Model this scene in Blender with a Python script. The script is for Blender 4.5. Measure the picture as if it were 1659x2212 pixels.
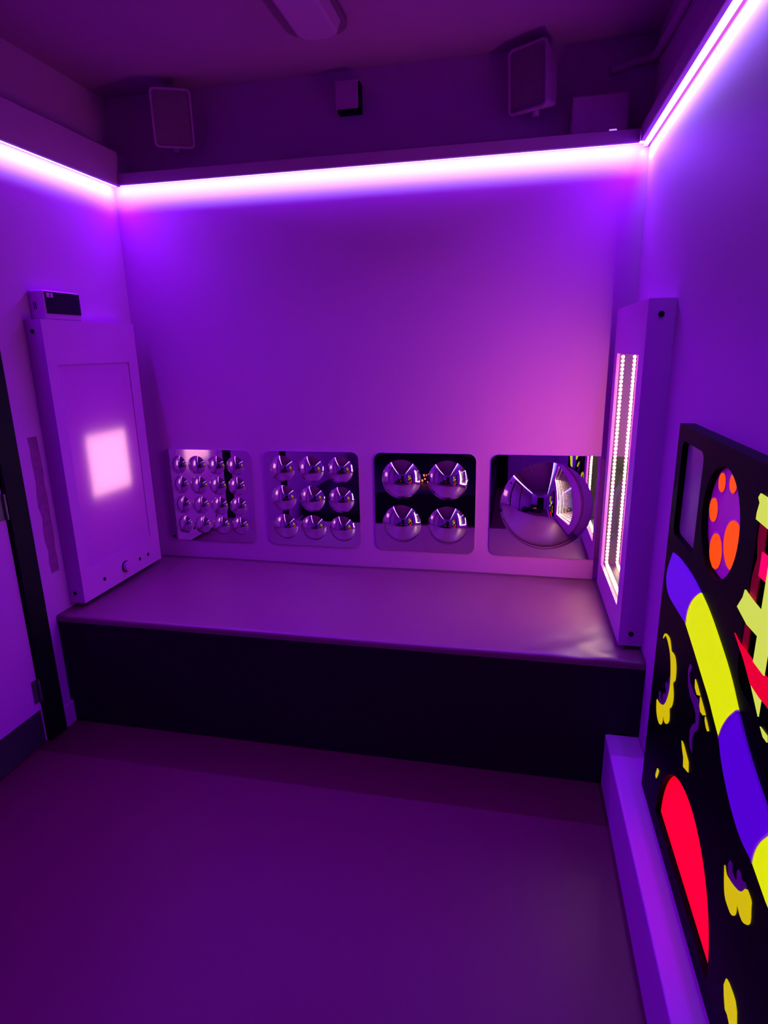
import bpy, bmesh, math, random
from mathutils import Vector, Matrix

random.seed(7)
for o in list(bpy.data.objects):
    bpy.data.objects.remove(o)
SC = bpy.context.scene
COL = SC.collection

# ------------------------------------------------------------------ room frame
XL, XR = -1.792, 0.456          # left / right wall
YB, YN = 2.700, -1.500          # back wall / wall behind the camera
ZC = 2.572                      # ceiling
COVE = 2.200                    # lower edge of the light pelmets

# ------------------------------------------------------------------ camera
cam = bpy.data.cameras.new('camera')
cam.sensor_fit = 'VERTICAL'
cam.sensor_height = 24.0
cam.lens = 1313.45 * 24.0 / 2212.0
cam.clip_start = 0.02
cam_o = bpy.data.objects.new('camera', cam)
COL.objects.link(cam_o)
right = Vector((0.97826, 0.20650, -0.01904))
up = Vector((-0.03594, 0.25925, 0.96514))
fwd = Vector((-0.20424, 0.94348, -0.26103))
m = Matrix((right, up, -fwd)).transposed().to_4x4()
m.translation = Vector((0, 0, 1.508))
cam_o.matrix_world = m
SC.camera = cam_o

# ------------------------------------------------------------------ world, exposure
world = bpy.data.worlds.new('world')
world.use_nodes = True
world.node_tree.nodes['Background'].inputs[0].default_value = (0.0, 0.0, 0.0, 1)
world.node_tree.nodes['Background'].inputs[1].default_value = 0.0
SC.world = world
SC.cycles.max_bounces = 20
SC.cycles.glossy_bounces = 18
SC.cycles.transparent_max_bounces = 24
vs = SC.view_settings
vs.view_transform = 'Standard'
vs.look = 'None'
vs.gamma = 1.0
vs.use_curve_mapping = False
vs.exposure = 0.0

# ------------------------------------------------------------------ cove lamps (violet LED tape, with pale lamps added)
VIOLET = (0.205, 0.0001, 1.0)
PALE = (0.18, 0.72, 0.55)
P_VIOLET = 8.4       # watt per metre
P_PALE = 4.3
P_LED = 8.0
P_PANEL = 0.85


def area(name, loc, direction, along, length, width, power, color, spread):
    l = bpy.data.lights.new(name, 'AREA')
    l.shape = 'RECTANGLE'
    l.size = length
    l.size_y = width
    l.energy = power
    l.color = color
    l.spread = math.radians(spread)
    o = bpy.data.objects.new(name, l)
    COL.objects.link(o)
    z = -Vector(direction).normalized()
    x = Vector(along).normalized()
    y = z.cross(x)
    mm = Matrix((x, y, z)).transposed().to_4x4()
    mm.translation = Vector(loc)
    o.matrix_world = mm
    return o


BL = (XR - 0.008) - (XL + 0.008)
BX = ((XR - 0.008) + (XL + 0.008)) / 2
SL = 2.690 - (YN + 0.05)
SY = (2.690 + YN + 0.05) / 2
V_SPREAD = 120
# violet tape, aimed down into the room
area('cove_lamp', (BX, YB - 0.010, 2.219), (0, -0.6, -1), (1, 0, 0), BL, 0.010, P_VIOLET * BL, VIOLET, V_SPREAD)
area('cove_lamp', (XL + 0.010, SY, 2.219), (0.6, 0, -1), (0, 1, 0), SL, 0.010, P_VIOLET * SL, VIOLET, V_SPREAD)
area('cove_lamp', (XR - 0.010, SY, 2.212), (-0.6, 0, -1), (0, 1, 0), SL, 0.010, P_VIOLET * SL, VIOLET, V_SPREAD)
# pale lamps added behind the pelmet lip to whiten the wall band
area('cove_lamp', (BX, 2.5985, 2.215), (0, 1, -0.12), (1, 0, 0), BL, 0.010, P_PALE * BL, PALE, 82)
area('cove_lamp', (XL + 0.0820, SY, 2.215), (-1, 0, -0.25), (0, 1, 0), SL, 0.010, P_PALE * SL * 1.1, PALE, 86)
area('cove_lamp', (XR - 0.0345, SY, 2.213), (1, 0, -1.1), (0, 1, 0), SL, 0.010, P_PALE * SL * 1.6, PALE, 106)


# ------------------------------------------------------------------ materials
def mat(name, color, rough=0.5, metal=0.0, spec=0.5, var=0.0, vscale=8.0, bump=0.0, bscale=200.0, emit=None, estr=0.0):
    ma = bpy.data.materials.new(name)
    ma.use_nodes = True
    nt = ma.node_tree
    b = nt.nodes['Principled BSDF']
    b.inputs['Base Color'].default_value = (*color, 1)
    b.inputs['Roughness'].default_value = rough
    b.inputs['Metallic'].default_value = metal
    b.inputs['Specular IOR Level'].default_value = spec
    tc = nt.nodes.new('ShaderNodeTexCoord')
    if var > 0:
        n = nt.nodes.new('ShaderNodeTexNoise')
        n.inputs['Scale'].default_value = vscale
        n.inputs['Detail'].default_value = 4
        nt.links.new(tc.outputs['Object'], n.inputs['Vector'])
        mx = nt.nodes.new('ShaderNodeMix')
        mx.data_type = 'RGBA'
        mx.inputs[6].default_value = (*[c * (1 - var) for c in color], 1)
        mx.inputs[7].default_value = (*[min(1, c * (1 + var)) for c in color], 1)
        nt.links.new(n.outputs['Fac'], mx.inputs[0])
        nt.links.new(mx.outputs[2], b.inputs['Base Color'])
    if bump > 0:
        n2 = nt.nodes.new('ShaderNodeTexNoise')
        n2.inputs['Scale'].default_value = bscale
        n2.inputs['Detail'].default_value = 3
        nt.links.new(tc.outputs['Object'], n2.inputs['Vector'])
        bp = nt.nodes.new('ShaderNodeBump')
        bp.inputs['Strength'].default_value = bump
        bp.inputs['Distance'].default_value = 0.004
        nt.links.new(n2.outputs['Fac'], bp.inputs['Height'])
        nt.links.new(bp.outputs['Normal'], b.inputs['Normal'])
    if emit:
        b.inputs['Emission Color'].default_value = (*emit, 1)
        b.inputs['Emission Strength'].default_value = estr
    return ma


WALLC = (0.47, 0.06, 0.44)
M = {}
M['wall'] = mat('wall_paint', WALLC, 0.6, spec=0.2, var=0.02, vscale=5, bump=0.05, bscale=350)
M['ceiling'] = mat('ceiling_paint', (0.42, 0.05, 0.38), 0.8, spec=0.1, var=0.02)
M['floor'] = mat('floor_vinyl', (0.088, 0.003, 0.026), 0.45, spec=0.3, var=0.05, vscale=30, bump=0.05, bscale=500)
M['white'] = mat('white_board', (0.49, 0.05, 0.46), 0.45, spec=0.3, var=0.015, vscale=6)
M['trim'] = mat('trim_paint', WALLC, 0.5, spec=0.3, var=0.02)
M['vinyl'] = mat('bench_vinyl', (0.17, 0.032, 0.088), 0.40, spec=0.6, var=0.05, vscale=12, bump=0.12, bscale=260)
M['vinyl'].node_tree.nodes['Principled BSDF'].inputs['Specular Tint'].default_value = (1.0, 0.6, 0.92, 1)
M['vinyl_dark'] = mat('bench_front_vinyl', (0.012, 0.007, 0.010), 0.5, spec=0.2, var=0.1, vscale=12, bump=0.1, bscale=260)
M['black'] = mat('black_paint', (0.004, 0.003, 0.005), 0.5, spec=0.15, var=0.1)
M['board'] = mat('black_board', (0.0022, 0.0012, 0.0018), 0.5, spec=0.05, var=0.15, vscale=20)
M['kick'] = mat('kick_plate_steel', (0.05, 0.03, 0.05), 0.35, metal=0.4, var=0.1)
M['steel'] = mat('brushed_steel', (0.14, 0.09, 0.13), 0.4, metal=0.7, var=0.05)
M['hole'] = mat('dark_hole', (0.003, 0.003, 0.003), 0.8, spec=0.05, var=0.1)
M['mirror'] = mat('acrylic_mirror', (0.94, 0.92, 0.94), 0.004, metal=1.0, var=0.01, vscale=3)
M['bubble'] = mat('acrylic_bubble_mirror', (0.76, 0.72, 0.78), 0.006, metal=1.0, var=0.01, vscale=3)
M['grille'] = mat('speaker_grille', (0.24, 0.03, 0.21), 0.7, spec=0.1, var=0.10, vscale=60, bump=0.4, bscale=900)
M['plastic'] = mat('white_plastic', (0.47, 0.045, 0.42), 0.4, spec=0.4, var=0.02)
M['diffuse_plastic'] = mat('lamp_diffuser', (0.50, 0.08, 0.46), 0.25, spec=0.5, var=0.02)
M['screen'] = mat('dark_screen', (0.004, 0.003, 0.008), 0.12, spec=0.4, var=0.1)
M['residue'] = mat('glue_residue', (0.24, 0.018, 0.20), 0.9, spec=0.1, var=0.30, vscale=45)
# paints and fabrics that fluoresce (give off light) under the ultraviolet part of the lamps
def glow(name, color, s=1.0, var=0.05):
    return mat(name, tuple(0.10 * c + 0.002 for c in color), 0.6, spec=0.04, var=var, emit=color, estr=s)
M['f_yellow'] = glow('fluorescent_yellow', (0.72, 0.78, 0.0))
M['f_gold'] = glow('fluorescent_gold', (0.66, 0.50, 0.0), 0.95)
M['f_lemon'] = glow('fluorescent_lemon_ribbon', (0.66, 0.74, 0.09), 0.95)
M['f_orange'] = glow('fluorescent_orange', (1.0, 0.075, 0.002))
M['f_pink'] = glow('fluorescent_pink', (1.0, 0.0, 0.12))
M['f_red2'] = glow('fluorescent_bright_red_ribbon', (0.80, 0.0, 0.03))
M['red_ribbon'] = mat('plain_red_ribbon', (0.62, 0.004, 0.02), 0.7, spec=0.1, var=0.08, vscale=40)
M['blue'] = mat('blue_acrylic', (0.42, 0.01, 0.92), 0.4, spec=0.2, var=0.03)
M['magenta'] = mat('magenta_acrylic', (0.95, 0.02, 0.50), 0.4, spec=0.2, var=0.12, vscale=14)
M['pink_edge'] = mat('pink_acrylic_edge', (0.95, 0.20, 0.55), 0.3, spec=0.4, var=0.03)  # glow round the dots, put into a plain pink colour
M['pale_edge'] = mat('pale_acrylic_edge', (0.92, 0.85, 0.80), 0.3, spec=0.5, var=0.02)  # shine along the band joints, put into a pale colour
M['dim_purple'] = mat('dim_purple_paint', (0.25, 0.02, 0.22), 0.4, var=0.1)
M['smoke'] = mat('smoky_panel', (0.30, 0.14, 0.25), 0.3, spec=0.5, var=0.25, vscale=18)


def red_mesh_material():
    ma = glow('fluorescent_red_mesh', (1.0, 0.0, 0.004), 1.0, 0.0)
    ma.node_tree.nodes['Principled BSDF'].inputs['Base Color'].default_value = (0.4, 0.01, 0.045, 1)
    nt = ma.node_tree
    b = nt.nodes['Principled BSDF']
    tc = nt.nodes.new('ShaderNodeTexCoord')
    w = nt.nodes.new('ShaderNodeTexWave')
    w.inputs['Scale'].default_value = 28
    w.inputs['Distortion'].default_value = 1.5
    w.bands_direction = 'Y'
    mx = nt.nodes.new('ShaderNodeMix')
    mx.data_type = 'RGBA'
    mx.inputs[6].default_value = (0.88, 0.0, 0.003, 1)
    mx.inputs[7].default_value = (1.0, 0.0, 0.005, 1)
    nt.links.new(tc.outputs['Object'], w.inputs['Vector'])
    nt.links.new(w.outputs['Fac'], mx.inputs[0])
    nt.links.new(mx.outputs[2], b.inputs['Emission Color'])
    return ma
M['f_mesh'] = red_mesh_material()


def half_mirror_material():
    ma = bpy.data.materials.new('half_mirror_glass')
    ma.use_nodes = True
    nt = ma.node_tree
    nt.nodes.remove(nt.nodes['Principled BSDF'])
    out = nt.nodes['Material Output']
    t = nt.nodes.new('ShaderNodeBsdfTransparent')
    t.inputs[0].default_value = (1, 1, 1, 1)
    g = nt.nodes.new('ShaderNodeBsdfGlossy')
    g.inputs['Roughness'].default_value = 0.01
    g.inputs['Color'].default_value = (0.95, 0.95, 0.95, 1)
    mx = nt.nodes.new('ShaderNodeMixShader')
    mx.inputs[0].default_value = 0.58
    nt.links.new(t.outputs[0], mx.inputs[1])
    nt.links.new(g.outputs[0], mx.inputs[2])
    nt.links.new(mx.outputs[0], out.inputs[0])
    return ma
M['half_mirror'] = half_mirror_material()


def diffuser_material():
    """opal sheet: part of the light from behind passes, part of the room light is reflected"""
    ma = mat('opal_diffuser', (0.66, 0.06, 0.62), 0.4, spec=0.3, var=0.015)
    nt = ma.node_tree
    t = nt.nodes.new('ShaderNodeBsdfTranslucent')
    t.inputs[0].default_value = (0.9, 0.9, 0.9, 1)
    mx = nt.nodes.new('ShaderNodeMixShader')
    mx.inputs[0].default_value = 0.30
    nt.links.new(nt.nodes['Principled BSDF'].outputs[0], mx.inputs[1])
    nt.links.new(t.outputs[0], mx.inputs[2])
    nt.links.new(mx.outputs[0], nt.nodes['Material Output'].inputs[0])
    return ma
M['backlit'] = diffuser_material()
M['led'] = mat('warm_led', (0.9, 0.8, 0.7), 0.5, var=0.01, emit=(1.0, 0.66, 0.38), estr=45.0)
M['red_led'] = mat('red_led', (0.5, 0.05, 0.02), 0.5, var=0.01, emit=(1.0, 0.12, 0.04), estr=5.0)
M['status'] = mat('status_light', (0.5, 0.3, 0.8), 0.3, var=0.01, emit=(0.5, 0.2, 1.0), estr=1.4)
M['tape'] = mat('led_tape', (0.6, 0.5, 0.6), 0.5, var=0.01, emit=(1.0, 0.8, 1.0), estr=1.5)
M['aluminium'] = mat('aluminium_edge', (0.7, 0.62, 0.66), 0.3, metal=0.8, var=0.03)


# ------------------------------------------------------------------ mesh helpers
def obj(name, bm, material, parent=None, smooth=False, bevel=0.0, seg=2):
    bmesh.ops.recalc_face_normals(bm, faces=bm.faces)
    me = bpy.data.meshes.new(name)
    bm.to_mesh(me)
    bm.free()
    if smooth:
        for p in me.polygons:
            p.use_smooth = True
    me.materials.append(M[material])
    o = bpy.data.objects.new(name, me)
    COL.objects.link(o)
    if parent:
        o.parent = parent
    if bevel > 0:
        b = o.modifiers.new('bevel', 'BEVEL')
        b.width = bevel
        b.segments = seg
        b.limit_method = 'ANGLE'
    return o


def box(bm, x0, x1, y0, y1, z0, z1):
    v = [bm.verts.new((x, y, z)) for x in (x0, x1) for y in (y0, y1) for z in (z0, z1)]
    for f in ((0, 1, 3, 2), (4, 6, 7, 5), (0, 4, 5, 1), (2, 3, 7, 6), (0, 2, 6, 4), (1, 5, 7, 3)):
        bm.faces.new([v[i] for i in f])
    return v


def bx(*a):
    bm = bmesh.new()
    box(bm, *a)
    return bm


def cyl(bm, c, axis, r, h, n=24, r2=None):
    """cylinder from c along axis for h"""
    r2 = r if r2 is None else r2
    a = Vector(axis).normalized()
    u = a.orthogonal().normalized()
    w = a.cross(u)
    c = Vector(c)
    b0 = [bm.verts.new(c + r * (math.cos(t) * u + math.sin(t) * w)) for t in [2 * math.pi * i / n for i in range(n)]]
    b1 = [bm.verts.new(c + a * h + r2 * (math.cos(t) * u + math.sin(t) * w)) for t in [2 * math.pi * i / n for i in range(n)]]
    bm.faces.new(b0)
    bm.faces.new(b1)
    for i in range(n):
        bm.faces.new((b0[i], b0[(i + 1) % n], b1[(i + 1) % n], b1[i]))


def tube(bm, pts, r, n=10):
    pts = [Vector(p) for p in pts]
    rings = []
    u = None
    for i, p in enumerate(pts):
        t = (pts[min(i + 1, len(pts) - 1)] - pts[max(i - 1, 0)]).normalized()
        if u is None:
            u = t.orthogonal().normalized()
        u = (u - t * u.dot(t)).normalized()
        w = t.cross(u)
        rings.append([bm.verts.new(p + r * (math.cos(a) * u + math.sin(a) * w)) for a in [2 * math.pi * k / n for k in range(n)]])
    for a, b in zip(rings, rings[1:]):
        for k in range(n):
            bm.faces.new((a[k], a[(k + 1) % n], b[(k + 1) % n], b[k]))
    bm.faces.new(rings[0])
    bm.faces.new(rings[-1])


def rrect(cx, cy, w, h, r, n=6):
    """rounded rectangle outline, counter-clockwise"""
    out = []
    for (sx, sy, a0) in ((1, 1, 0), (-1, 1, 90), (-1, -1, 180), (1, -1, 270)):
        for k in range(n + 1):
            a = math.radians(a0 + 90 * k / n)
            out.append((cx + sx * (w / 2 - r) + r * math.cos(a), cy + sy * (h / 2 - r) + r * math.sin(a)))
    return out


def plate(outline, holes, place, depth):
    """flat plate with holes; place(u, v, d) -> world point, d from 0 to depth"""
    bm = bmesh.new()
    edges = []
    loops = []
    for lp in [outline] + list(holes):
        vs_ = [bm.verts.new(place(u, v, 0.0)) for (u, v) in lp]
        loops.append(vs_)
        for i in range(len(vs_)):
            edges.append(bm.edges.new((vs_[i], vs_[(i + 1) % len(vs_)])))
    bmesh.ops.triangle_fill(bm, use_beauty=True, use_dissolve=False, edges=edges)
    bm.faces.ensure_lookup_table()
    front = list(bm.faces)
    back = {}
    for v in list(bm.verts):
        back[v] = None
    k = 0
    order = [x for lp in [outline] + list(holes) for x in lp]
    for lp in loops:
        for v in lp:
            u_, v_ = order[k]
            back[v] = bm.verts.new(place(u_, v_, depth))
            k += 1
    for f in front:
        bm.faces.new([back[v] for v in reversed(f.verts)])
    for lp in loops:
        for i in range(len(lp)):
            a, b = lp[i], lp[(i + 1) % len(lp)]
            bm.faces.new((a, b, back[b], back[a]))
    return bm


def empty(name, loc=(0, 0, 0)):
    o = bpy.data.objects.new(name, None)
    o.empty_display_size = 0.05
    COL.objects.link(o)
    o.location = loc
    return o


def tag(o, label=None, cat=None, group=None, kind=None):
    if label: o['label'] = label
    if cat: o['category'] = cat
    if group: o['group'] = group
    if kind: o['kind'] = kind
    return o


def keep(o, parent):
    """parent while keeping the mesh (built in world space) where it is"""
    o.parent = parent
    o.matrix_parent_inverse = Matrix.Translation(parent.location).inverted()
    return o


def part(name, bm, material, root, **kw):
    return keep(obj(name, bm, material, None, **kw), root)


def struct(name, bm, material, label=None, cat=None, **kw):
    o = obj(name, bm, material, None, **kw)
    o['kind'] = 'structure'
    return tag(o, label, cat)


# ================================================================== THE SETTING
struct('floor', bx(XL - 0.1, XR + 0.1, YN - 0.1, YB + 0.1, -0.1, 0.0), 'floor', 'dark speckled vinyl floor in violet light', 'floor')
struct('ceiling', bx(XL - 0.1, XR + 0.1, YN - 0.1, YB + 0.1, ZC, ZC + 0.1), 'ceiling', 'plain painted ceiling above the light pelmets', 'ceiling')
struct('wall_back', bx(XL - 0.1, XR + 0.1, YB, YB + 0.1, 0, ZC), 'wall', 'violet-lit painted wall behind the bench', 'wall')
struct('wall_right', bx(XR, XR + 0.1, YN, YB, 0, ZC), 'wall', 'painted wall carrying the black play board', 'wall')
struct('wall_near', bx(XL - 0.1, XR + 0.1, YN - 0.1, YN, 0, ZC), 'wall', 'painted wall facing the mirrors', 'wall')
# left wall with a door opening
DY0, DY1, DZ = 0.93, 1.80, 2.03
bm = bmesh.new()
box(bm, XL - 0.1, XL, DY1, YB, 0, ZC)
box(bm, XL - 0.1, XL, YN, DY0, 0, ZC)
box(bm, XL - 0.1, XL, DY0, DY1, DZ, ZC)
struct('wall_left', bm, 'wall', 'painted wall with the door in a black frame', 'wall')

# door: frame, leaf, kick plate, hinges, handle
d = empty('door_1', (XL, (DY0 + DY1) / 2, 0))
tag(d, 'pale door leaf with dark kick plate in a black frame', 'door', kind='structure')
part('door_frame', bx(XL - 0.02, XL + 0.014, DY1, DY1 + 0.089, 0, DZ + 0.09), 'black', d, bevel=0.003)
part('door_frame', bx(XL - 0.02, XL + 0.014, DY0 - 0.089, DY0, 0, DZ + 0.09), 'black', d, bevel=0.003)
part('door_frame', bx(XL - 0.02, XL + 0.014, DY0, DY1, DZ, DZ + 0.09), 'black', d, bevel=0.003)
leaf = part('door_leaf', bx(XL - 0.05, XL - 0.004, DY0 + 0.003, DY1 - 0.003, 0.006, DZ - 0.003), 'white', d, bevel=0.002)
def sub(name, bm, material, p, root, **kw):
    o = obj(name, bm, material, None, **kw)
    o.parent = p
    return o
sub('kick_plate', bx(XL - 0.004, XL - 0.001, DY0 + 0.02, DY1 - 0.014, 0.010, 0.150), 'kick', leaf, d)
for z0 in (0.185, 0.930, 1.70):
    hb = bmesh.new()
    box(hb, XL - 0.004, XL - 0.001, DY1 - 0.032, DY1 - 0.003, z0, z0 + 0.095)
    cyl(hb, (XL + 0.004, DY1 - 0.004, z0), (0, 0, 1), 0.006, 0.095, 10)
    sub('hinge', hb, 'steel', leaf, d)
hb = bmesh.new()
cyl(hb, (XL - 0.004, DY0 + 0.07, 1.02), (1, 0, 0), 0.009, 0.045, 12)
cyl(hb, (XL + 0.041, DY0 + 0.061, 1.02), (0, 1, 0), 0.009, 0.12, 12)
sub('door_handle', hb, 'steel', leaf, d)

# skirting
bm = bmesh.new(); box(bm, XL, XL + 0.016, DY1 + 0.089, 1.946, 0, 0.10)
b = struct('baseboard_left', bm, 'trim', 'short painted skirting between door frame and bench', 'skirting', bevel=0.004)
bm = bmesh.new(); box(bm, XL, XL + 0.016, YN, DY0 - 0.089, 0, 0.10)
struct('baseboard_near', bm, 'trim', 'painted skirting beyond the door', 'skirting', bevel=0.004)

# boxed-in ledge at the foot of the right wall
bm = bx(XR - 0.110, XR, YN, 1.946, 0, 0.2045)
struct('trim_4', bm, 'trim', 'low boxed ledge along the wall under the play board', 'ledge', bevel=0.006, seg=3)

# pelmets that hide the LED tape
def pelmet(name, label, boxes):
    bm = bmesh.new()
    box(bm, *boxes[0])
    r = struct(name, bm, 'trim', label, 'pelmet', bevel=0.002)
    o = obj('lip', bx(*boxes[1]), 'trim', None, bevel=0.002)
    o.parent = r
    return r
pelmet('trim_1', 'deep pelmet over the door wall', [(XL, XL + 0.086, YN, YB, 2.232, 2.330), (XL + 0.084, XL + 0.100, YN, YB - 0.104, COVE - 0.003, 2.330)])
pelmet('trim_2', 'slim pelmet over the wall behind the bench', [(XL + 0.086, XR, 2.594, YB, 2.228, 2.243), (XL + 0.100, XR - 0.052, 2.578, 2.596, COVE, 2.243)])
pelmet('trim_3', 'slim pelmet over the wall with the play board', [(XR - 0.038, XR, YN, 2.594, 2.232, 2.252), (XR - 0.052, XR - 0.036, YN, 2.578, COVE + 0.001, 2.252)])

def tape(label, *a):
    o = obj('led_tape', bx(*a), 'tape')
    return tag(o, label, 'led strip', 'light tapes under the pelmets')
tape('glowing led tape under the slim pelmet above the bench', XL + 0.02, XR - 0.01, YB - 0.020, YB - 0.008, 2.2235, 2.2285)
tape('glowing led tape under the pelmet over the door wall', XL + 0.008, XL + 0.020, YN, 2.69, 2.2235, 2.2325)
tape('glowing led tape under the pelmet above the play board', XR - 0.020, XR - 0.008, YN, 2.69, 2.2135, 2.2325)

# ================================================================== BENCH
BZ, BY0 = 0.485, 1.944
bench = empty('padded_bench', ((XL + XR) / 2, 2.32, 0))
tag(bench, 'long built-in bench with grey vinyl top and black front', 'bench')
part('base', bx(XL + 0.004, XR - 0.004, BY0 + 0.03, YB - 0.002, 0.0, BZ - 0.026), 'vinyl_dark', bench)
# front panel, right end notched over the ledge
bm = bmesh.new()
prof = [(XL + 0.002, 0.0), (XR - 0.111, 0.0), (XR - 0.111, 0.2055), (XR - 0.001, 0.2055), (XR - 0.001, BZ - 0.0262), (XL + 0.002, BZ - 0.0262)]
bm2 = plate(prof, [], lambda u, v, dd: (u, BY0 + dd, v), 0.03)
part('front_panel', bm2, 'vinyl_dark', bench, bevel=0.004)
bm.free()
# seat pad with a rolled front edge and puckers at the end by the light panel
bm = bmesh.new()
NX, NY = 90, 34
def pad_z(x, y):
    e = y - BY0
    z = BZ + 0.0015 * math.sin(x * 5.1 + y * 3.3)
    if e < 0.012:
        z -= 0.012 - math.sqrt(max(0, 0.012 ** 2 - (0.012 - e) ** 2))
    dx_, dy_ = XR - 0.07 - x, y - BY0
    w = math.exp(-((dx_ - 0.10) / 0.16) ** 2 - ((dy_ - 0.09) / 0.10) ** 2)
    z += w * (0.0042 * math.sin(34 * (dx_ * 0.8 + dy_ * 1.3)) + 0.0035 * math.sin(52 * (dy_ * 0.9 - dx_ * 0.35) + 1.0) * math.sin(17 * dx_))
    return z
grid = []
for i in range(NX + 1):
    t = i / NX
    x = XL + 0.002 + (XR - XL - 0.004) * (t ** 0.75)
    row = []
    for j in range(NY + 1):
        y = BY0 + (YB - 0.002 - BY0) * (j / NY) ** 1.7
        row.append(bm.verts.new((x, y, pad_z(x, y))))
    grid.append(row)
for i in range(NX):
    for j in range(NY):
        bm.faces.new((grid[i][j], grid[i + 1][j], grid[i + 1][j + 1], grid[i][j + 1]))
# skirt and underside
border = [grid[i][0] for i in range(NX + 1)] + [grid[NX][j] for j in range(1, NY + 1)] + [grid[i][NY] for i in range(NX - 1, -1, -1)] + [grid[0][j] for j in range(NY - 1, 0, -1)]
low = [bm.verts.new((v.co.x, v.co.y, BZ - 0.026)) for v in border]
for i in range(len(border)):
    k = (i + 1) % len(border)
    bm.faces.new((border[i], border[k], low[k], low[i]))
bm.faces.new(low)
pad = part('seat_pad', bm, 'vinyl', bench, smooth=False)
for p in pad.data.polygons:
    p.use_smooth = abs(p.normal.z) > 0.3 and len(p.vertices) == 4

# ================================================================== BUBBLE MIRRORS
def dome(cx, cz, R, y, h):
    """spherical cap of base radius R and height h, on plane y, towards -Y"""
    bm = bmesh.new()
    Rs = (R * R + h * h) / (2 * h)
    amax = math.asin(min(1, R / Rs)) if h <= R else math.pi / 2
    nr, ns = (28, 64) if R > 0.12 else (16, 40)
    rings = []
    for i in range(1, nr + 1):
        a = amax * i / nr
        rr, dd = Rs * math.sin(a), Rs * math.cos(a) - (Rs - h)
        rings.append([bm.verts.new((rr * math.cos(t), -dd, rr * math.sin(t))) for t in [2 * math.pi * k / ns for k in range(ns)]])
    top = bm.verts.new((0, -h, 0))
    for k in range(ns):
        bm.faces.new((top, rings[0][k], rings[0][(k + 1) % ns]))
    for a, b in zip(rings, rings[1:]):
        for k in range(ns):
            bm.faces.new((a[k], b[k], b[(k + 1) % ns], a[(k + 1) % ns]))
    return bm

MZ = 0.8105
MIRS = [(-1.470, 4, 0.1020, 0.0465, 'square acrylic mirror with sixteen small bubbles'),
        (-0.933, 3, 0.1440, 0.0640, 'square acrylic mirror with nine medium bubbles'),
        (-0.392, 2, 0.2140, 0.0920, 'square acrylic mirror with four large bubbles'),
        (0.150, 1, 0.0, 0.2000, 'square acrylic mirror with one giant bubble')]
for (cx, n, pitch, R, lab) in MIRS:
    root = empty('bubble_mirror', (cx, YB, MZ))
    pw = 0.466 if n > 1 else 0.486
    tag(root, lab, 'mirror', 'bubble mirrors above the bench')
    part('mirror_plate', plate(rrect(cx, MZ, pw, 0.466, 0.034), [], lambda u, v, dd: (u, YB - dd, v), 0.007), 'bubble', root)
    proto = None
    for r in range(n):
        for c in range(n):
            px = cx + (c - (n - 1) / 2) * pitch
            pz = MZ + 0.004 - (r - (n - 1) / 2) * pitch
            if proto is None:
                o = obj('bubble', dome(0, 0, R, 0, R * 0.41), 'bubble', None, smooth=True)
                proto = o
            else:
                o = bpy.data.objects.new('bubble', proto.data)
                COL.objects.link(o)
            o.location = (px - cx, -0.0065, pz - MZ)
            o.parent = root
    if n == 4:
        sb = bmesh.new()
        cyl(sb, (cx - 0.214, YB - 0.007, MZ - 0.228 + 0.012), (0, -1, 0), 0.006, 0.003, 12)
        part('screw', sb, 'hole', root)

# ================================================================== WALL PANELS EITHER SIDE OF THE BENCH
PZ0, PZ1 = 0.503, 1.634
PY0, PY1 = 2.033, 2.606
# --- left: colour light panel
XF = XL + 0.072
lp = empty('light_panel', (XL, (PY0 + PY1) / 2, PZ0))
tag(lp, 'white wall panel with a softly glowing pink square', 'light panel')
IY, IZ = (2.088, 2.537), (0.640, 1.467)
hole = [(IY[0], IZ[0]), (IY[1], IZ[0]), (IY[1], IZ[1]), (IY[0], IZ[1])]
outl = [(PY0, PZ0), (PY1, PZ0), (PY1, PZ1), (PY0, PZ1)]
bm = plate(outl, [hole], lambda u, v, dd: (XF - dd, u, v), 0.012)
part('front_frame', bm, 'white', lp)
bm = bmesh.new()
box(bm, XL, XF - 0.012, PY0, PY0 + 0.012, PZ0, PZ1)
box(bm, XL, XF - 0.012, PY1 - 0.012, PY1, PZ0, PZ1)
box(bm, XL, XF - 0.012, PY0 + 0.012, PY1 - 0.012, PZ0, PZ0 + 0.012)
box(bm, XL, XF - 0.012, PY0 + 0.012, PY1 - 0.012, PZ1 - 0.012, PZ1)
part('case', bm, 'white', lp)
GY, GZ = 2.318, 1.048
bm = bmesh.new()
bm.faces.new([bm.verts.new((XF - 0.004, y, z)) for (y, z) in ((IY[0], IZ[0]), (IY[1], IZ[0]), (IY[1], IZ[1]), (IY[0], IZ[1]))])
part('diffuser', bm, 'backlit', lp)
area('panel_lamp', (XF - 0.026, GY, GZ), (1, 0, 0), (0, 1, 0), 0.262, 0.256, P_PANEL, (1.0, 0.44, 0.52), 180)
kb = bmesh.new()
cyl(kb, (XF, 2.321, 0.563), (1, 0, 0), 0.026, 0.004, 28)
part('knob_collar', kb, 'hole', lp)  # flat black disc, slightly wider than the knob
kb = bmesh.new()
cyl(kb, (XF + 0.004, 2.321, 0.563), (1, 0, 0), 0.023, 0.016, 28, 0.021)
kn = part('knob', kb, 'plastic', lp, bevel=0.002)
for yy in (2.171, 2.433, 2.501):
    hb = bmesh.new(); cyl(hb, (XF - 0.001, yy, 0.559), (1, 0, 0), 0.008, 0.0025, 14)
    part('socket', hb, 'hole', lp)
for zz in (0.546, 1.591):
    hb = bmesh.new(); cyl(hb, (XL + 0.0315, PY0, zz), (0, -1, 0), 0.0075, 0.003, 14)
    part('screw', hb, 'hole', lp)

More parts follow.
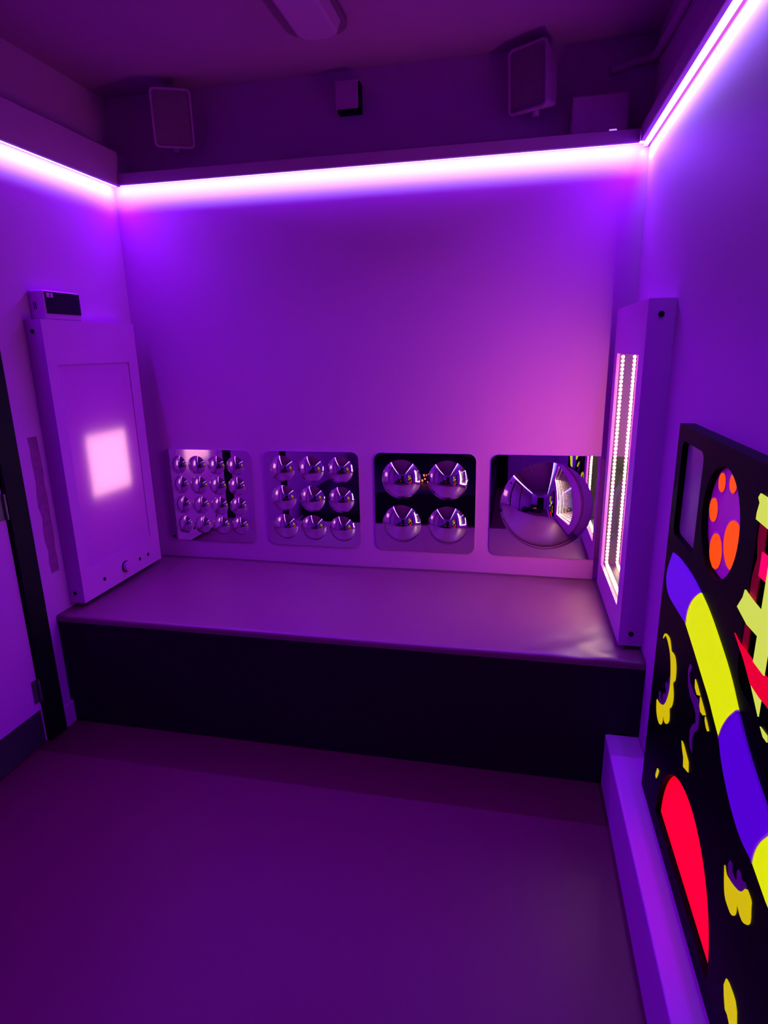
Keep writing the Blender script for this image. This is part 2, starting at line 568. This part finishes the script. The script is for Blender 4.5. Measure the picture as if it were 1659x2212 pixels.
# --- small monitor box on top of it
cb = empty('wall_monitor', (XL, 2.17, PZ1))
tag(cb, 'small white box with a dark screen above the glowing panel', 'monitor')
part('case', bx(XL, XL + 0.064, 2.076, 2.276, PZ1, 1.740), 'plastic', cb, bevel=0.006, seg=3)
sc_ = part('screen', bx(XL + 0.063, XL + 0.0665, 2.083, 2.272, 1.656, 1.735), 'screen', cb, bevel=0.001)
sub('sticker', bx(XL + 0.0665, XL + 0.0672, 2.090, 2.107, 1.714, 1.731), 'plastic', sc_, cb)
sub('sticker', bx(XL + 0.0665, XL + 0.0672, 2.111, 2.124, 1.714, 1.731), 'plastic', sc_, cb)
hb = bmesh.new()
for k in (-1, 1):
    box(hb, XL + 0.022 + 0.004 * k, XL + 0.0245 + 0.004 * k, 2.0745, 2.077, 1.672, 1.698)
part('speaker_slot', hb, 'hole', cb)

# --- strip of old glue beside the panel
pts = []
random.seed(3)
for k in range(13):
    z = 1.205 - k * (0.545 / 12)
    pts.append((1.957 + random.uniform(-0.006, 0.006), z))
for k in range(13):
    z = 0.66 + k * (0.545 / 12)
    pts.append((2.004 + random.uniform(-0.004, 0.004), z))
o = obj('glue_residue', plate(pts, [], lambda u, v, dd: (XL + dd, u, v), 0.0006), 'residue')
tag(o, 'dull vertical strip of old glue on the wall beside the door', 'stain')

# --- right: infinity tunnel
XF = XR - 0.0785
rp = empty('infinity_panel', (XR, (PY0 + PY1) / 2, PZ0))
tag(rp, 'white wall panel with a mirrored tunnel of warm led rows', 'light panel')
QY0, QY1 = 2.026, 2.615
WY, WZ = (2.112, 2.545), (0.612, 1.470)
hole = [(WY[0], WZ[0]), (WY[1], WZ[0]), (WY[1], WZ[1]), (WY[0], WZ[1])]
outl = [(QY0, PZ0), (QY1, PZ0), (QY1, PZ1), (QY0, PZ1)]
bm = plate(outl, [hole], lambda u, v, dd: (XF + dd, u, v), 0.010)
part('front_frame', bm, 'white', rp)
bm = bmesh.new()
box(bm, XF + 0.010, XR, QY0, QY0 + 0.012, PZ0, PZ1)
box(bm, XF + 0.010, XR, QY1 - 0.012, QY1, PZ0, PZ1)
box(bm, XF + 0.010, XR, QY0 + 0.012, QY1 - 0.012, PZ0, PZ0 + 0.012)
box(bm, XF + 0.010, XR, QY0 + 0.012, QY1 - 0.012, PZ1 - 0.012, PZ1)
part('case', bm, 'white', rp)
CAV = 0.042
bm = bmesh.new()      # cavity liner
box(bm, XF + 0.010, XF + CAV, WY[0] - 0.004, WY[0], WZ[0], WZ[1])
box(bm, XF + 0.010, XF + CAV, WY[1], WY[1] + 0.004, WZ[0], WZ[1])
box(bm, XF + 0.010, XF + CAV, WY[0] - 0.004, WY[1] + 0.004, WZ[0] - 0.004, WZ[0])
box(bm, XF + 0.010, XF + CAV, WY[0] - 0.004, WY[1] + 0.004, WZ[1], WZ[1] + 0.004)
part('liner', bm, 'black', rp)
part('back_mirror', bx(XF + CAV, XF + CAV + 0.004, WY[0] - 0.004, WY[1] + 0.004, WZ[0] - 0.004, WZ[1] + 0.004), 'mirror', rp)
bm = bmesh.new()
vv = [bm.verts.new((XF + 0.004, y, z)) for (y, z) in hole]
bm.faces.new(vv)
part('half_mirror_pane', bm, 'half_mirror', rp)
bm = bmesh.new()      # bright edge strip
e = 0.003
box(bm, XF - 0.001, XF + 0.004, WY[1] - e, WY[1], WZ[0], WZ[1])
box(bm, XF - 0.001, XF + 0.004, WY[0], WY[1], WZ[0], WZ[0] + e)
part('edge_trim', bm, 'plastic', rp)
# LED beads, four rows round the inside of the frame
LX = XF + 0.021
bm = bmesh.new()
bmesh.ops.create_icosphere(bm, subdivisions=1, radius=0.0064)
bead_mesh = bpy.data.meshes.new('led_bead')
bm.to_mesh(bead_mesh); bm.free()
bead_mesh.materials.append(M['led'])
def led_row(y0, z0, y1, z1, n, t):
    ax = Vector((0, y1 - y0, z1 - z0)).normalized()
    bm = bmesh.new()
    if abs(ax.z) > 0.5:
        box(bm, LX - 0.005, LX + 0.005, y0 - 0.001 if t < 0 else y0 - 0.001, y0 + 0.001, min(z0, z1), max(z0, z1))
    else:
        box(bm, LX - 0.005, LX + 0.005, min(y0, y1), max(y0, y1), z0 - 0.001, z0 + 0.001)
    row = part('led_row', bm, 'plastic', rp)
    for k in range(n):
        f = (k + 0.5) / n
        o = bpy.data.objects.new('led_bead', bead_mesh)
        COL.objects.link(o)
        o.location = Vector((LX, y0 + (y1 - y0) * f, z0 + (z1 - z0) * f)) - rp.location
        o.parent = row
        o.matrix_parent_inverse = Matrix.Identity(4)
    row.matrix_parent_inverse = Matrix.Identity(4)
    row.data.transform(Matrix.Translation(-rp.location))
led_row(WY[1] - 0.008, WZ[0] + 0.006, WY[1] - 0.008, WZ[1] - 0.006, 55, -1)
led_row(WY[0] + 0.008, WZ[0] + 0.006, WY[0] + 0.008, WZ[1] - 0.006, 55, 1)
led_row(WY[0] + 0.02, WZ[0] + 0.008, WY[1] - 0.02, WZ[0] + 0.008, 24, 1)
# each LED row throws its light inwards across the tunnel
LED_COL = (1.0, 0.82, 0.58)
area('led_row_lamp', (LX, WY[0] + 0.016, (WZ[0] + WZ[1]) / 2), (-0.7, 1, 0), (0, 0, 1), WZ[1] - WZ[0] - 0.02, 0.006, P_LED, LED_COL, 170)
area('led_row_lamp', (LX, WY[1] - 0.016, (WZ[0] + WZ[1]) / 2), (-0.8, -1, 0), (0, 0, 1), WZ[1] - WZ[0] - 0.02, 0.006, P_LED * 0.4, LED_COL, 170)
for zz in (0.548, 1.589):
    hb = bmesh.new(); cyl(hb, (XR - 0.040, QY0, zz), (0, -1, 0), 0.0085, 0.003, 14)
    part('screw', hb, 'hole', rp)

# ================================================================== BLACK PLAY BOARD
T = 0.035
FX = XR - T                      # front face
B0, B1, BZ0, BZ1 = 0.520, 1.705, 0.2045, 1.304
bd = empty('play_board', (XR, (B0 + B1) / 2, BZ0))
tag(bd, 'black wall board with fluorescent shapes and cut-outs', 'play board')
h_win = rrect(1.567, 1.144, 0.186, 0.244, 0.022, 5)
h_circ = [(1.322 + 0.118 * math.cos(a), 1.145 + 0.118 * math.sin(a)) for a in [2 * math.pi * k / 48 for k in range(48)]]
h_half = [(1.291 + 0.240 * math.cos(a), 0.256 + 0.240 * math.sin(a)) for a in [math.pi * k / 30 for k in range(31)]]
h_lat = rrect(0.925, 1.078, 0.40, 0.37, 0.05, 5)
bm = plate([(B0, BZ0), (B1, BZ0), (B1, BZ1), (B0, BZ1)], [h_win, h_circ, h_half, h_lat], lambda u, v, dd: (FX + dd, u, v), 0.020)
part('front_plate', bm, 'board', bd)
part('backing', bx(FX + 0.020, XR, B0, B1, BZ0, BZ1), 'board', bd)


def raised(name, pts, material, d0=-0.004, d1=0.002, parent=None):
    bm = plate(pts, [], lambda u, v, dd: (FX + d0 + dd, u, v), d1 - d0)
    if parent:
        return sub(name, bm, material, parent, bd)
    return part(name, bm, material, bd)


def circ(cy, cz, r, n=28, rz=None):
    rz = rz or r
    return [(cy + r * math.cos(2 * math.pi * k / n), cz + rz * math.sin(2 * math.pi * k / n)) for k in range(n)]

# recessed panels
raised('window_panel', rrect(1.567, 1.144, 0.184, 0.242, 0.021, 5), 'smoke', 0.014, 0.021)
disc = raised('disc', [(1.322 + 0.117 * math.cos(a), 1.145 + 0.117 * math.sin(a)) for a in [2 * math.pi * k / 48 for k in range(48)]], 'magenta', 0.014, 0.021)
for (cy, cz, r, mm_) in ((1.372, 1.220, 0.020, 'f_orange'), (1.306, 1.232, 0.019, 'f_orange'), (1.404, 1.152, 0.026, 'f_orange'),
                         (1.358, 1.072, 0.038, 'f_orange'), (1.265, 1.115, 0.050, 'f_orange')):
    raised('dot_rim', circ(cy + 0.003, cz, r + 0.004), 'pink_edge', 0.0125, 0.015, disc)  # wider pink disc painted as the glow around each dot
    raised('dot', circ(cy, cz, r), mm_, 0.011, 0.015, disc)
half = [(1.291 + 0.238 * math.cos(a), 0.257 + 0.238 * math.sin(a)) for a in [math.pi * k / 30 for k in range(31)]]
raised('mesh_panel', half, 'f_mesh', 0.014, 0.021)

# banded caterpillar strip
arc1 = [(1.374, 0.97), (1.408, 0.946), (1.436, 0.917), (1.451, 0.886), (1.45, 0.858)]
arc2 = [(1.088, 0.857), (1.12, 0.822), (1.144, 0.784), (1.155, 0.752)]
arc3 = [(0.887, 0.778), (0.91, 0.744), (0.93, 0.713), (0.941, 0.681), (0.941, 0.661)]
up1 = [(1.626, 0.977), (1.575, 0.983), (1.532, 0.984), (1.446, 0.982)]
up2 = [(1.308, 0.957), (1.223, 0.927), (1.145, 0.895)]
up3 = [(1.016, 0.816), (0.925, 0.784)]
lo1 = [(1.657, 0.928), (1.665, 0.894), (1.647, 0.87), (1.618, 0.858), (1.546, 0.857)]
lo2 = [(1.36, 0.83), (1.286, 0.805), (1.23, 0.787), (1.201, 0.772)]
lo3 = [(1.121, 0.713), (1.054, 0.674), (0.996, 0.657)]
def smooth(l, it=2):
    for _ in range(it):
        o_ = [l[0]]
        for a, b in zip(l, l[1:]):
            o_ += [(a[0] * 0.75 + b[0] * 0.25, a[1] * 0.75 + b[1] * 0.25), (a[0] * 0.25 + b[0] * 0.75, a[1] * 0.25 + b[1] * 0.75)]
        l = o_ + [l[-1]]
    return l
R_ = lambda l: list(reversed(l))
e1, e2, e3 = (arc1[0], arc1[-1]), (arc2[0], arc2[-1]), (arc3[0], arc3[-1])
up1 = smooth(up1 + [e1[0]])[:-1]
up2 = smooth([e1[0]] + up2 + [e2[0]])[1:-1]
up3 = smooth([e2[0]] + up3 + [e3[0]])[1:-1]
lo1 = smooth([up1[0]] + lo1 + [e1[1]])[1:-1]
lo2 = smooth([e1[1]] + lo2 + [e2[1]])[1:-1]
lo3 = smooth([e2[1]] + lo3 + [e3[1]])[1:-1]
arc1, arc2, arc3 = smooth(arc1), smooth(arc2), smooth(arc3)
segs = [(up1 + arc1 + R_(lo1), 'blue', None), (arc1[:1] + up2 + arc2 + R_(lo2) + R_(arc1)[:-1], 'f_yellow', arc1),
        (arc2[:1] + up3 + arc3 + R_(lo3) + R_(arc2)[:-1], 'blue', arc2),
        (arc3[:1] + [(0.80, 0.770), (0.72, 0.790), (0.70, 0.70), (0.78, 0.645), (0.874, 0.648)] + R_(arc3)[:-1], 'f_yellow', arc3)]
for (poly, mm_, shine_line) in segs:
    s = raised('band_segment', poly, mm_, -0.004, 0.003)
    if shine_line:
        inner = [(a - 0.005, b) for (a, b) in shine_line]
        raised('rim', shine_line + R_(inner), 'pale_edge', -0.0052, 0.0, s)  # pale strip painted as the shine on the curved edge

# dripping shapes
hook = [(1.637, 0.726), (1.632, 0.739), (1.62, 0.75), (1.599, 0.755), (1.574, 0.757), (1.556, 0.742), (1.549, 0.733), (1.527, 0.739), (1.507, 0.737), (1.492, 0.721), (1.487, 0.701), (1.487, 0.682), (1.506, 0.668), (1.496, 0.657), (1.486, 0.642), (1.485, 0.621), (1.496, 0.6), (1.51, 0.591), (1.5, 0.574), (1.498, 0.559), (1.516, 0.538), (1.538, 0.531), (1.552, 0.539), (1.560, 0.536), (1.556, 0.52), (1.568, 0.501), (1.586, 0.495), (1.607, 0.498), (1.626, 0.512), (1.635, 0.542), (1.618, 0.542), (1.59, 0.551), (1.563, 0.565), (1.545, 0.584), (1.532, 0.608), (1.523, 0.635), (1.523, 0.662), (1.536, 0.697), (1.552, 0.723), (1.576, 0.737), (1.601, 0.746), (1.618, 0.745), (1.63, 0.734)]
pur1 = [(1.536, 0.67), (1.541, 0.657), (1.54, 0.645), (1.552, 0.637), (1.563, 0.637), (1.568, 0.625), (1.555, 0.619), (1.554, 0.605), (1.572, 0.597), (1.581, 0.586), (1.574, 0.571), (1.59, 0.562), (1.602, 0.576), (1.615, 0.577), (1.621, 0.568), (1.612, 0.553), (1.591, 0.552), (1.564, 0.566), (1.545, 0.585), (1.532, 0.609), (1.524, 0.637), (1.527, 0.66)]
pur3 = [(1.388, 0.785), (1.372, 0.784), (1.383, 0.763), (1.371, 0.744), (1.337, 0.738), (1.306, 0.741), (1.289, 0.727), (1.28, 0.696), (1.284, 0.681), (1.304, 0.658), (1.309, 0.633), (1.3, 0.611), (1.316, 0.611), (1.328, 0.626), (1.331, 0.649), (1.318, 0.672), (1.301, 0.686), (1.307, 0.705), (1.327, 0.713), (1.361, 0.719), (1.383, 0.734), (1.396, 0.765)]
d2 = [(1.339, 0.774), (1.321, 0.769), (1.295, 0.759), (1.304, 0.754), (1.316, 0.749), (1.334, 0.756)]
d3 = [(1.293, 0.758), (1.27, 0.75), (1.248, 0.741), (1.263, 0.731), (1.279, 0.729), (1.29, 0.737)]
d4 = [(1.248, 0.738), (1.233, 0.732), (1.218, 0.724), (1.224, 0.718), (1.234, 0.72), (1.247, 0.729)]
d5 = [(1.379, 0.586), (1.362, 0.587), (1.338, 0.58), (1.316, 0.574), (1.308, 0.552), (1.328, 0.545), (1.345, 0.539), (1.351, 0.56), (1.369, 0.573)]
d6 = [(1.552, 0.376), (1.536, 0.379), (1.544, 0.358), (1.554, 0.342), (1.562, 0.347)]
fork = [(1.046, 0.55), (1.034, 0.54), (1.018, 0.545), (0.992, 0.556), (0.976, 0.563), (0.962, 0.575), (0.949, 0.598), (0.936, 0.598), (0.924, 0.595), (0.923, 0.584), (0.916, 0.562), (0.921, 0.548), (0.936, 0.535), (0.947, 0.531), (0.96, 0.533), (0.970, 0.538), (0.975, 0.537), (0.971, 0.519), (0.977, 0.505), (0.989, 0.496), (1.006, 0.496), (1.022, 0.498), (1.033, 0.512)]
pur4 = [(1.028, 0.579), (1.017, 0.582), (1.007, 0.568), (0.992, 0.568), (0.989, 0.578), (0.993, 0.588), (0.989, 0.597), (0.978, 0.599), (0.969, 0.593), (0.955, 0.602), (0.949, 0.599), (0.962, 0.576), (0.976, 0.564), (0.996, 0.554), (1.014, 0.548), (1.024, 0.55), (1.032, 0.567)]
leafd = [(0.966, 0.372), (0.954, 0.377), (0.933, 0.379), (0.921, 0.378), (0.91, 0.368), (0.903, 0.349), (0.905, 0.32), (0.918, 0.302), (0.927, 0.315), (0.939, 0.32), (0.951, 0.317), (0.963, 0.334), (0.971, 0.351)]
hook = smooth(hook + hook[:1], 1)[:-1]
fork = smooth(fork + fork[:1], 1)[:-1]
for p in (hook, d2, d3, d4, d5, d6, fork, leafd):
    raised('drip', p, 'f_gold', -0.002, 0.002)
for p in (pur1, pur3, pur4):
    raised('purple_drip', p, 'dim_purple', -0.0015, 0.002)  # flat dim purple shapes inside and beside the yellow ones

# woven ribbons over the square opening
ribs = [('red_ribbon', [(1.131, 1.262), (1.105, 1.270), (1.094, 1.204), (1.091, 1.158), (1.094, 1.072), (1.100, 1.018), (1.097, 0.950), (1.150, 0.979), (1.140, 1.02), (1.131, 1.077), (1.114, 1.142), (1.124, 1.17), (1.129, 1.206)], 0.002, 0.004),
        ('f_pink', [(1.093, 1.160), (0.72, 1.160), (0.72, 1.115), (1.093, 1.116)], 0.000, 0.002),
        ('f_lemon', [(1.127, 1.254), (0.725, 1.252), (0.725, 1.205), (1.082, 1.205), (1.131, 1.207), (1.131, 1.219), (1.125, 1.238), (1.134, 1.245)], -0.003, -0.001),
        ('f_lemon', [(1.134, 1.074), (1.094, 1.07), (1.048, 1.068), (0.725, 1.066), (0.725, 1.021), (1.049, 1.021), (1.105, 1.019), (1.159, 1.03), (1.139, 1.057)], -0.003, -0.001),
        ('f_lemon', [(1.045, 1.200), (1.048, 0.976), (1.001, 0.976), (0.998, 1.200)], -0.006, -0.004),
        ('f_red2', [(1.154, 0.979), (1.121, 0.973), (1.095, 0.974), (1.05, 0.973), (0.997, 0.976), (0.72, 0.976), (0.72, 0.932), (0.98, 0.932), (1.014, 0.929), (1.054, 0.93), (1.095, 0.954)], -0.003, -0.001),
        ('red_ribbon', [(0.955, 1.26), (0.957, 0.90), (0.915, 0.90), (0.913, 1.26)], 0.002, 0.004),
        ('f_lemon', [(0.865, 1.27), (0.866, 0.90), (0.822, 0.90), (0.820, 1.27)], -0.006, -0.004),
        ('f_lemon', [(1.051, 0.93), (1.005, 0.929), (1.005, 0.897), (1.027, 0.913)], -0.003, -0.001),
        ('f_lemon', [(0.992, 0.887), (0.964, 0.889), (0.96, 0.879), (0.976, 0.878)], -0.003, -0.001)]
for mm_, p, a, b in ribs:
    raised('ribbon', p, mm_, a, b)

# ================================================================== THINGS ABOVE THE PELMETS
def speaker(loc, yaw, pitch, label):
    r = empty('speaker', loc)
    tag(r, label, 'speaker', 'small wall speakers above the pelmet')
    w, h, dp = 0.155, 0.205, 0.115
    # cabinet tapering to the back, front at -Y
    bm = bmesh.new()
    f = [bm.verts.new((x, -dp, z)) for (x, z) in rrect(0, 0, w, h, 0.018, 4)]
    bk = [bm.verts.new((x * 0.72, -0.012, z * 0.82)) for (x, z) in rrect(0, 0, w, h, 0.018, 4)]
    bm.faces.new(f); bm.faces.new(bk)
    for i in range(len(f)):
        k = (i + 1) % len(f)
        bm.faces.new((f[i], f[k], bk[k], bk[i]))
    rot = Matrix.Rotation(yaw, 4, 'Z') @ Matrix.Rotation(pitch, 4, 'X')
    def add(name, bm, mt, smooth=False, bevel=0.0):
        o = obj(name, bm, mt, r, smooth, bevel)
        o.matrix_local = Matrix.Translation((0, -0.03, 0)) @ rot
        return o
    add('cabinet', bm, 'plastic')
    add('bezel', plate(rrect(0, 0, w + 0.004, h + 0.004, 0.018, 4), [rrect(0, 0, w - 0.012, h - 0.012, 0.013, 4)], lambda u, v, dd: (u, -dp - dd, v), 0.008), 'plastic')
    add('grille', plate(rrect(0, 0, w - 0.013, h - 0.013, 0.013, 4), [], lambda u, v, dd: (u, -dp - dd, v), 0.004), 'grille')
    c = bmesh.new(); cyl(c, (0, -dp - 0.004, -0.035), (0, -1, 0), 0.045, 0.0008, 28)
    add('cone', c, 'grille')
    c = bmesh.new(); cyl(c, (0, -dp * 0.55, -h * 0.5 - 0.012), (0, 0, 1), 0.014, 0.03, 16)
    add('bracket_knob', c, 'plastic')
    c = bmesh.new(); box(c, -0.02, 0.02, -0.046, 0.0005, -0.03, 0.03)
    obj('bracket', c, 'plastic', r)
    return r
speaker((-1.448, YB, 2.437), math.radians(24), math.radians(8), 'small wall speaker near the deep pelmet corner')
speaker((0.066, YB, 2.440), math.radians(-32), math.radians(4), 'small wall speaker beside the white control box')

r = empty('sensor_box', (-0.693, YB, 2.47))
tag(r, 'small square sensor box high on the wall between the speakers', 'sensor box')
part('body', bx(-0.733, -0.639, YB - 0.040, YB, 2.411, 2.517), 'black', r, bevel=0.003)
part('cover', bx(-0.738, -0.646, YB - 0.050, YB - 0.039, 2.423, 2.522), 'plastic', r, bevel=0.003)

r = empty('control_box', (0.267, 2.65, 2.243))
tag(r, 'white control box standing on the slim pelmet', 'control box')
part('case', bx(0.166, 0.364, 2.615, 2.69, 2.2425, 2.375), 'plastic', r, bevel=0.003)
part('cover_plate', bx(0.172, 0.358, 2.612, 2.616, 2.250, 2.370), 'plastic', r, bevel=0.001)
o = obj('indicator_light', bx(0.296, 0.322, 2.580, 2.590, 2.2425, 2.2485), 'status', None, bevel=0.002)  # small emissive block, a bright spot on the pelmet edge
tag(o, 'tiny glowing indicator on the slim pelmet edge', 'indicator')

c = bmesh.new()
pts = [(0.30, YB - 0.014, 2.470), (0.36, YB - 0.014, 2.484), (0.405, YB - 0.018, 2.492), (0.432, YB - 0.035, 2.488), (XR - 0.014, 2.62, 2.482), (XR - 0.014, 2.45, 2.470), (XR - 0.014, 2.2, 2.458), (XR - 0.014, 1.6, 2.45), (XR - 0.014, 0.6, 2.45)]
tube(c, pts, 0.0145)
o = obj('cable_conduit', c, 'plastic', None, smooth=True)
tag(o, 'pale cable conduit bending round the corner under the ceiling', 'conduit')

# ceiling lamp (unlit)
r = empty('ceiling_lamp', (-0.700, 2.02, ZC))
tag(r, 'unlit oblong ceiling lamp with pale diffuser', 'lamp')
def stadium(cx, cy, w, l, rr, n=8):
    return rrect(cx, cy, w, l, rr, n)
part('base', plate(stadium(-0.700, 2.06, 0.215, 0.62, 0.075), [], lambda u, v, dd: (u, v, ZC - dd), 0.022), 'grille', r, bevel=0.006, seg=3)
bm = bmesh.new()
a = [bm.verts.new((x, y, ZC - 0.022)) for x, y in stadium(-0.690, 2.04, 0.175, 0.56, 0.06)]
b_ = [bm.verts.new((x, y, ZC - 0.075)) for x, y in stadium(-0.675, 2.02, 0.130, 0.50, 0.045)]
bm.faces.new(a); bm.faces.new(b_)
for i in range(len(a)):
    k = (i + 1) % len(a)
    bm.faces.new((a[i], a[k], b_[k], b_[i]))
part('diffuser', bm, 'diffuse_plastic', r, bevel=0.008, seg=3)

# ================================================================== BEHIND THE CAMERA (seen in the mirrors)
r = empty('floor_mat', (-0.9, -0.35, 0))
tag(r, 'thick black padded mat on the floor facing the mirrors', 'mat')
part('pad', bx(-1.60, -0.16, -0.95, 0.30, 0.0, 0.30), 'black', r, bevel=0.03, seg=3)
part('backrest', bx(-1.60, -0.16, -1.15, -0.93, 0.0, 0.62), 'black', r, bevel=0.04, seg=3)
r = empty('tall_cabinet', (-0.45, -1.33, 0))
tag(r, 'tall black cabinet against the wall facing the mirrors', 'cabinet')
part('body', bx(-0.85, -0.05, -1.495, -1.17, 0.04, 1.55), 'black', r, bevel=0.005)
part('plinth', bx(-0.83, -0.07, -1.48, -1.19, 0.0, 0.04), 'black', r)
for x in (-0.845, -0.448):
    part('cabinet_door', bx(x, x + 0.393, -1.172, -1.155, 0.06, 1.53), 'board', r, bevel=0.003)
r = empty('bean_bag', (-1.47, 0.50, 0))
tag(r, 'squat black bean bag against the wall beyond the door', 'bean bag')
bm = bmesh.new()
bmesh.ops.create_icosphere(bm, subdivisions=4, radius=1.0)
for v in bm.verts:
    z = v.co.z
    w = 1.0 - 0.28 * max(0, z) + 0.04 * math.sin(5 * v.co.x + 3 * v.co.y)
    v.co = Vector((-1.47 + 0.30 * v.co.x * w, 0.50 + 0.29 * v.co.y * w, max(0.0, 0.19 + 0.25 * z)))
part('bag', bm, 'black', r, smooth=True)
hb = bmesh.new(); cyl(hb, (-1.47, 0.50, 0.43), (0, 0, 1), 0.03, 0.03, 14, 0.018)
part('tuft', hb, 'black', r)
rl = empty('fairy_lights_offscreen', (-0.75, -0.15, 0.302))
tag(rl, 'tangle of small red fairy lights on the black mat', 'fairy lights')
random.seed(11)
pts = []
for k in range(26):
    a = k * 1.9
    pts.append((-0.75 + 0.17 * math.cos(a) * random.uniform(0.3, 1), -0.12 + 0.12 * math.sin(a) * random.uniform(0.3, 1), 0.306 + random.uniform(0, 0.05)))
c = bmesh.new(); tube(c, pts, 0.003, 6)
part('cord', c, 'black', rl)
bm = bmesh.new(); bmesh.ops.create_icosphere(bm, subdivisions=1, radius=0.008)
me = bpy.data.meshes.new('bulb'); bm.to_mesh(me); bm.free(); me.materials.append(M['red_led'])
for p in pts:
    o = bpy.data.objects.new('bulb', me); COL.objects.link(o)
    o.location = Vector(p) - rl.location
    o.parent = rl
